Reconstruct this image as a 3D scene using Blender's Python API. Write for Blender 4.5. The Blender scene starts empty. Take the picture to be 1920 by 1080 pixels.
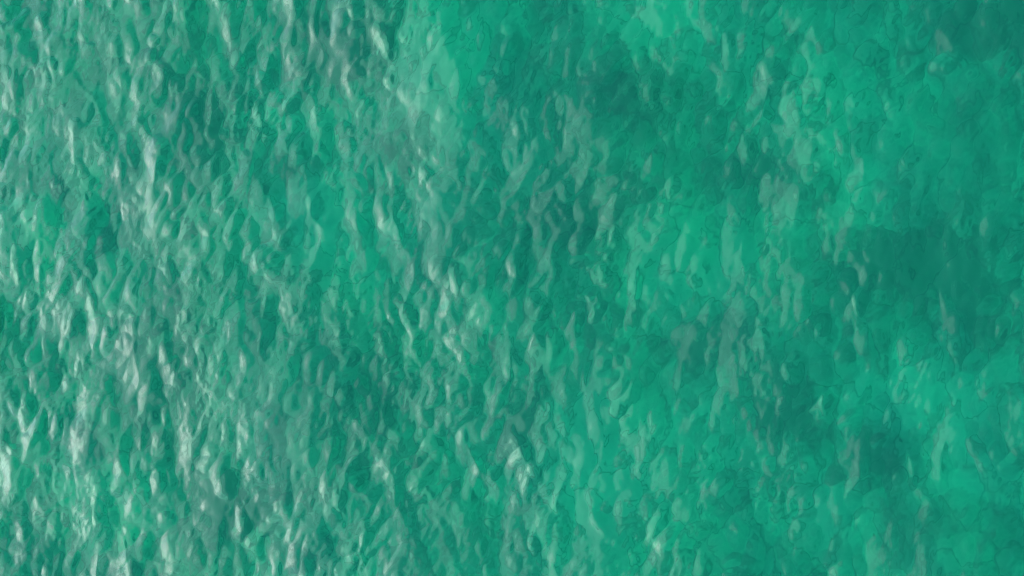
import bpy, math
import numpy as np
from mathutils import Matrix, Vector

sc = bpy.context.scene
R = math.radians

# ---------------------------------------------------------------- camera
CAM_H, TILT, HFOV = 18.2, R(22), R(33)
cam_data = bpy.data.cameras.new('camera')
cam = bpy.data.objects.new('camera', cam_data)
sc.collection.objects.link(cam)
s_, c_ = math.sin(TILT), math.cos(TILT)
right, up, back = Vector((c_, 0, -s_)), Vector((0, 1, 0)), Vector((s_, 0, c_))
cam.matrix_world = Matrix(((right.x, up.x, back.x, 0), (right.y, up.y, back.y, 0),
                           (right.z, up.z, back.z, CAM_H), (0, 0, 0, 1)))
cam_data.sensor_fit = 'HORIZONTAL'
cam_data.angle = HFOV
cam_data.clip_start, cam_data.clip_end = 0.1, 20000
sc.camera = cam

# ---------------------------------------------------------------- sky and sun
SUN_EL, SUN_AZ = R(30), R(190)          # azimuth: direction towards the sun, counter-clockwise from +x
world = bpy.data.worlds.new('World'); sc.world = world; world.use_nodes = True
wn, wl = world.node_tree.nodes, world.node_tree.links
wn.clear()
sky = wn.new('ShaderNodeTexSky'); sky.sky_type = 'NISHITA'; sky.sun_disc = False
sky.sun_elevation = SUN_EL; sky.sun_rotation = R(90) - SUN_AZ
sky.air_density, sky.dust_density, sky.ozone_density = 1.0, 1.5, 4.5
bg = wn.new('ShaderNodeBackground'); bg.inputs['Strength'].default_value = 0.15
out = wn.new('ShaderNodeOutputWorld')
wl.new(sky.outputs[0], bg.inputs['Color']); wl.new(bg.outputs[0], out.inputs['Surface'])

sun_data = bpy.data.lights.new('sun', 'SUN'); sun_data.energy = 0.5; sun_data.angle = R(74)   # veiled by thin cloud
sun_data.color = (0.92, 0.97, 1.0)
sun = bpy.data.objects.new('sun', sun_data); sc.collection.objects.link(sun)
sd = Vector((math.cos(SUN_EL) * math.cos(SUN_AZ), math.cos(SUN_EL) * math.sin(SUN_AZ), math.sin(SUN_EL)))
sun.rotation_euler = sd.to_track_quat('Z', 'Y').to_euler()

vs = sc.view_settings
vs.view_transform, vs.look, vs.exposure, vs.gamma = 'Standard', 'None', 1.58, 1.0
vs.use_curve_mapping = False
sc.cycles.max_bounces = 4
sc.cycles.transmission_bounces = 3
sc.cycles.glossy_bounces = 2
sc.cycles.diffuse_bounces = 1
sc.cycles.use_adaptive_sampling = True
sc.cycles.adaptive_threshold = 0.02
sc.cycles.use_denoising = True
sc.cycles.filter_width = 1.0
sc.cycles.blur_glossy = 0.3
sc.cycles.sample_clamp_indirect = 4.0

# ---------------------------------------------------------------- helpers
def nodes_of(name):
    m = bpy.data.materials.new(name); m.use_nodes = True
    m.node_tree.nodes.clear()
    return m, m.node_tree.nodes, m.node_tree.links

def grid_object(name, X, Y, Z, mat):
    ny, nx = X.shape
    me = bpy.data.meshes.new(name)
    n = nx * ny
    co = np.empty((n, 3), np.float32)
    co[:, 0], co[:, 1], co[:, 2] = X.ravel(), Y.ravel(), Z.ravel()
    idx = np.arange(n, dtype=np.int32).reshape(ny, nx)
    q = np.stack([idx[:-1, :-1], idx[:-1, 1:], idx[1:, 1:], idx[1:, :-1]], -1).reshape(-1, 4)
    nf = len(q)
    me.vertices.add(n); me.vertices.foreach_set('co', co.ravel())
    me.loops.add(nf * 4); me.loops.foreach_set('vertex_index', q.ravel())
    me.polygons.add(nf)
    me.polygons.foreach_set('loop_start', np.arange(0, nf * 4, 4, dtype=np.int32))
    me.update(calc_edges=True)
    me.polygons.foreach_set('use_smooth', np.ones(nf, bool))
    me.materials.append(mat)
    o = bpy.data.objects.new(name, me); sc.collection.objects.link(o)
    return o

def view_ray(px, py):
    """direction of the ray through pixel (px, py) of a 1920 x 1080 frame"""
    t = math.tan(HFOV / 2)
    u, v = (px - 960) / 960 * t, -(py - 540) / 960 * t
    return (right * u + up * v - back).normalized()

def on_water(px, py):
    d = view_ray(px, py); k = CAM_H / -d.z
    return Vector((d.x * k, d.y * k, 0))

def on_bed(px, py, depth):
    d = view_ray(px, py); p = on_water(px, py)
    h = Vector((d.x, d.y, 0)); si = h.length / 1.33
    return p + h.normalized() * (depth * math.tan(math.asin(si)))

# ---------------------------------------------------------------- the wave field
rng = np.random.default_rng(11)
DX = 0.0105
NX, NY = 1440, 936                       # core sheet: 15 m x 9.8 m of fine water
c0 = on_water(0, 540).x; c1 = on_water(1920, 540).x
CX = (c0 + c1) / 2
kx = 2 * np.pi * np.fft.fftfreq(NX, DX)
ky = 2 * np.pi * np.fft.fftfreq(NY, DX)
KX, KY = np.meshgrid(kx, ky)
K = np.hypot(KX, KY); K[0, 0] = 1e-6
TH = np.arctan2(KY, KX)

def field(lam_lo, lam_hi, slope, wind, spread, chop, iso=0.15):
    """random choppy sea between two wavelengths: height and sideways shift"""
    k_lo, k_hi = 2 * np.pi / lam_hi, 2 * np.pi / lam_lo
    band = 1 / (1 + (k_lo / K) ** 8) / (1 + (K / k_hi) ** 6)
    d = np.abs(np.cos((TH - wind))) ** spread + iso
    A = band * d * K ** -2.0
    A[0, 0] = 0
    ph = rng.standard_normal((NY, NX)) + 1j * rng.standard_normal((NY, NX))
    H = A * ph
    h = np.fft.ifft2(H).real
    sx = np.fft.ifft2(1j * KX * H).real; sy = np.fft.ifft2(1j * KY * H).real
    g = slope / math.sqrt((sx ** 2 + sy ** 2).mean())
    dx = np.fft.ifft2(1j * KX / K * H).real; dy = np.fft.ifft2(1j * KY / K * H).real
    return h * g, dx * g * chop, dy * g * chop

def total(*fs):
    return [sum(f[i] for f in fs) for i in range(3)]

def ruffle(lam, lo, hi):
    """smooth map of calmer and more ruffled water"""
    g = np.exp(-(K * lam / 5.0) ** 2) * (rng.standard_normal((NY, NX)) + 1j * rng.standard_normal((NY, NX)))
    g[0, 0] = 0
    g = np.fft.ifft2(g).real; g /= g.std()
    return lo + (hi - lo) / (1 + np.exp(-1.8 * g))

def scaled(f, w):
    return [c * w for c in f]

def surface(lam_lo, lam_hi, aniso, wind, iso=0.5):
    """unit-slope random heights; aniso > 1 draws the crests out along y"""
    kk = np.hypot(KX, KY * aniso); kk[0, 0] = 1e-6
    k_lo, k_hi = 2 * np.pi / lam_hi, 2 * np.pi / lam_lo
    band = 1 / (1 + (k_lo / kk) ** 8) / (1 + (kk / k_hi) ** 8)
    A = band * kk ** -2.0 * (np.abs(np.cos(TH - wind)) + iso)
    A[0, 0] = 0
    H = A * (rng.standard_normal((NY, NX)) + 1j * rng.standard_normal((NY, NX)))
    h = np.fft.ifft2(H).real
    sx = np.fft.ifft2(1j * KX * H).real; sy = np.fft.ifft2(1j * KY * H).real
    return h / math.sqrt((sx ** 2 + sy ** 2).mean())

def soft_min(fs, r):
    m_ = np.minimum.reduce(fs)
    return m_ - r * np.log(sum(np.exp(-(f - m_) / r) for f in fs))

def peaked(lam_lo, lam_hi, aniso, wind, slope, n=3, r=0.0012, sgn=1):
    """short wind chop: smooth flanks meeting in sharp, broken crests"""
    f = soft_min([surface(lam_lo, lam_hi, aniso, wind + R(14) * (q - 1)) for q in range(n)], r / slope)
    return (f - f.mean()) * slope * sgn

# gusts: a little more ruffled towards -x
gx_ = np.linspace(1.2, 0.65, NX)[None, :] * np.ones((NY, 1))
h, dx, dy = field(1.2, 4.5, 0.07, R(40), 1, 0.5, 1.0)
h = h + peaked(0.45, 1.3, 1.0, R(-10), 0.10) * ruffle(1.6, 0.7, 1.3) * gx_
h = h + peaked(0.21, 0.60, 1.0, R(-26), 0.12, sgn=-1) * ruffle(1.0, 0.6, 1.4) * gx_
h = h + peaked(0.085, 0.25, 0.95, R(-30), 0.06, 3, 0.0003, 1) * ruffle(0.8, 0.6, 1.4) * gx_ ** 0.3

# sheet: fine core, then spacing that grows to the horizon
def axis(n, centre, reach):
    core = (np.arange(n) - (n - 1) / 2) * DX
    g, e, st = [], core[-1], DX
    while e < reach:
        st *= 1.22; e += st; g.append(e)
    g = np.array(g)
    return np.concatenate([-g[::-1], core, g]) + centre, len(g)
ax, gx = axis(NX, CX, 6000); ay, gy = axis(NY, 0.0, 6000)
X, Y = np.meshgrid(ax, ay)
ix = np.arange(len(ax)) - gx; iy = np.arange(len(ay)) - gy
ix_ = np.mod(np.rint((ax - ax[gx]) / DX).astype(np.int64), NX); iy_ = np.mod(np.rint((ay - ay[gy]) / DX).astype(np.int64), NY)
fx = np.where((ix < 0), np.exp(-(-ix) / 6.0), np.where(ix >= NX, np.exp(-(ix - NX + 1) / 6.0), 1.0))
fy = np.where((iy < 0), np.exp(-(-iy) / 6.0), np.where(iy >= NY, np.exp(-(iy - NY + 1) / 6.0), 1.0))
F = np.outer(fy, fx)
sel = np.ix_(iy_, ix_)
Xw, Yw, Zw = X - dx[sel] * F, Y - dy[sel] * F, h[sel] * F

# ---------------------------------------------------------------- water
m, n, l = nodes_of('sea_water')
def water_bsdf(col, trans):
    p = n.new('ShaderNodeBsdfPrincipled')
    p.inputs['Base Color'].default_value = col
    p.inputs['Roughness'].default_value = 0.04
    p.inputs['IOR'].default_value = 1.333
    p.inputs['Transmission Weight'].default_value = trans
    return p
clear = water_bsdf((1, 1, 1, 1), 1.0); clear.inputs['Roughness'].default_value = 0.012               # clear water over the bed
murk = water_bsdf((0.001, 0.38, 0.188, 1), 0.0); murk.inputs['Roughness'].default_value = 0.16      # fine particles in suspension
mx = n.new('ShaderNodeMixShader'); mx.inputs[0].default_value = 0.26
l.new(clear.outputs[0], mx.inputs[1]); l.new(murk.outputs[0], mx.inputs[2])
tc = n.new('ShaderNodeTexCoord')
nz = n.new('ShaderNodeTexNoise'); nz.inputs['Scale'].default_value = 12; nz.inputs['Detail'].default_value = 4
nz.inputs['Roughness'].default_value = 0.55; nz.inputs['Distortion'].default_value = 0.6
bp = n.new('ShaderNodeBump'); bp.inputs['Strength'].default_value = 0.05; bp.inputs['Distance'].default_value = 0.02
o_ = n.new('ShaderNodeOutputMaterial')
l.new(tc.outputs['Object'], nz.inputs['Vector']); l.new(nz.outputs['Fac'], bp.inputs['Height'])
for q in (clear, murk): l.new(bp.outputs[0], q.inputs['Normal'])
l.new(mx.outputs[0], o_.inputs['Surface'])
va = n.new('ShaderNodeVolumeAbsorption')
va.inputs['Color'].default_value = (0.06, 0.95, 0.83, 1); va.inputs['Density'].default_value = 1.0
l.new(va.outputs[0], o_.inputs['Volume'])
water = grid_object('water', Xw, Yw, Zw, m)
water['kind'] = 'structure'

# ---------------------------------------------------------------- sea bed
DEPTH = 3.2
bx = np.concatenate([-np.geomspace(6000, 14, 24), np.linspace(-13, 13, 260), np.geomspace(14, 6000, 24)])
BX, BY = np.meshgrid(bx + CX - 1, bx)
brng = np.random.default_rng(5)
BZ = np.zeros_like(BX)
for lam in np.geomspace(0.9, 7, 40):
    a = brng.uniform(0, 2 * np.pi); q = 2 * np.pi / lam
    BZ += 0.035 * lam ** 0.8 * np.sin(q * (BX * math.cos(a) + BY * math.sin(a)) + brng.uniform(0, 6.28)) / 3
BZ -= DEPTH
# bright (+) and dark (-) mottling of the light, painted into the bed colour: frame position, half sizes, weight
PATCHES = [(850, 90, 70, 90, 1), (1230, 40, 100, 60, .8), (610, 420, 70, 70, .9), (560, 210, 55, 40, .6), (1290, 480, 130, 80, 1.3),
           (650, 530, 60, 50, .6), (1640, 190, 130, 110, .35), (1620, 370, 90, 70, .5), (1720, 740, 140, 60, .9), (1130, 890, 90, 130, .9),
           (1180, 1030, 60, 50, .8), (1850, 900, 80, 60, .7), (1340, 800, 60, 60, .6), (200, 930, 80, 70, .8), (470, 1040, 60, 60, .7),
           (50, 450, 70, 60, .5), (960, 260, 60, 60, .4), (1560, 990, 90, 70, .5),
           (640, 80, 90, 60, -1), (790, 270, 50, 50, -.7), (360, 250, 45, 90, -.8), (1390, 330, 120, 55, -.7), (1700, 480, 140, 70, -1),
           (1150, 190, 110, 50, -.4), (1060, 420, 90, 70, -.8), (1480, 760, 80, 60, -.8), (700, 760, 90, 70, -.5), (980, 790, 50, 60, -.7),
           (1320, 630, 90, 70, -.7), (1850, 50, 110, 70, -.8), (430, 960, 90, 80, -.8), (1640, 860, 70, 60, -.6), (300, 700, 70, 120, -.5),
           (1840, 620, 90, 60, -.6), (1720, 1000, 60, 60, -.4)]
MOTTLE = np.zeros_like(BX)
for (px, py, rx, ry, w) in PATCHES:
    c = on_bed(px, py, DEPTH); ex = (on_bed(px + rx, py, DEPTH) - c).length; ey = (on_bed(px, py + ry, DEPTH) - c).length
    MOTTLE += w * np.exp(-(((BX - c.x) / ex) ** 2 + ((BY - c.y) / ey) ** 2) * 0.8)
m, n, l = nodes_of('sand_and_painted_light')  # bed colour also carries painted light mottling and dark refraction lines
p = n.new('ShaderNodeBsdfPrincipled'); p.inputs['Roughness'].default_value = 0.9
tc = n.new('ShaderNodeTexCoord')
nz = n.new('ShaderNodeTexNoise'); nz.inputs['Scale'].default_value = 3.0; nz.inputs['Detail'].default_value = 4
nz.inputs['Roughness'].default_value = 0.6
rp = n.new('ShaderNodeValToRGB')
e = rp.color_ramp.elements
e[0].position, e[0].color = 0.34, (0.15, 0.20, 0.13, 1)
e[1].position, e[1].color = 0.66, (0.75, 0.72, 0.55, 1)
o_ = n.new('ShaderNodeOutputMaterial')
at = n.new('ShaderNodeAttribute'); at.attribute_name = 'painted_mottle'
ma = n.new('ShaderNodeMath'); ma.operation = 'MULTIPLY_ADD'; ma.inputs[1].default_value = 0.30
mr = n.new('ShaderNodeMapRange'); mr.inputs['To Min'].default_value, mr.inputs['To Max'].default_value = 0.14, 0.86
l.new(nz.outputs['Fac'], mr.inputs['Value'])
l.new(at.outputs['Fac'], ma.inputs[0]); l.new(mr.outputs[0], ma.inputs[2])
l.new(ma.outputs[0], rp.inputs['Fac'])
# thin dark refraction outlines of the ripples, painted as lines in the bed colour
sn = n.new('ShaderNodeTexNoise'); sn.inputs['Scale'].default_value = 2.0; sn.inputs['Detail'].default_value = 1; sn.inputs['Distortion'].default_value = 0.3
sr = n.new('ShaderNodeValToRGB'); f = sr.color_ramp.elements
f[0].position, f[0].color = 0.45, (1, 1, 1, 1); f[1].position, f[1].color = 0.55, (1, 1, 1, 1)
g = f.new(0.50); g.color = (0.25, 0.3, 0.22, 1)
mu = n.new('ShaderNodeMix'); mu.data_type = 'RGBA'; mu.blend_type = 'MULTIPLY'; mu.inputs[0].default_value = 0.6
mp = n.new('ShaderNodeMapping'); mp.inputs['Scale'].default_value = (1.35, 0.7, 1)
l.new(tc.outputs['Object'], mp.inputs['Vector']); l.new(mp.outputs[0], sn.inputs['Vector']); l.new(mp.outputs[0], nz.inputs['Vector']); l.new(sn.outputs['Fac'], sr.inputs['Fac'])
l.new(rp.outputs[0], mu.inputs[6]); l.new(sr.outputs[0], mu.inputs[7])
l.new(mu.outputs[2], p.inputs['Base Color']); l.new(p.outputs[0], o_.inputs['Surface'])
bed = grid_object('seabed', BX, BY, BZ, m)
at_ = bed.data.attributes.new('painted_mottle', 'FLOAT', 'POINT'); at_.data.foreach_set('value', MOTTLE.astype(np.float32).ravel())
bed['kind'] = 'structure'
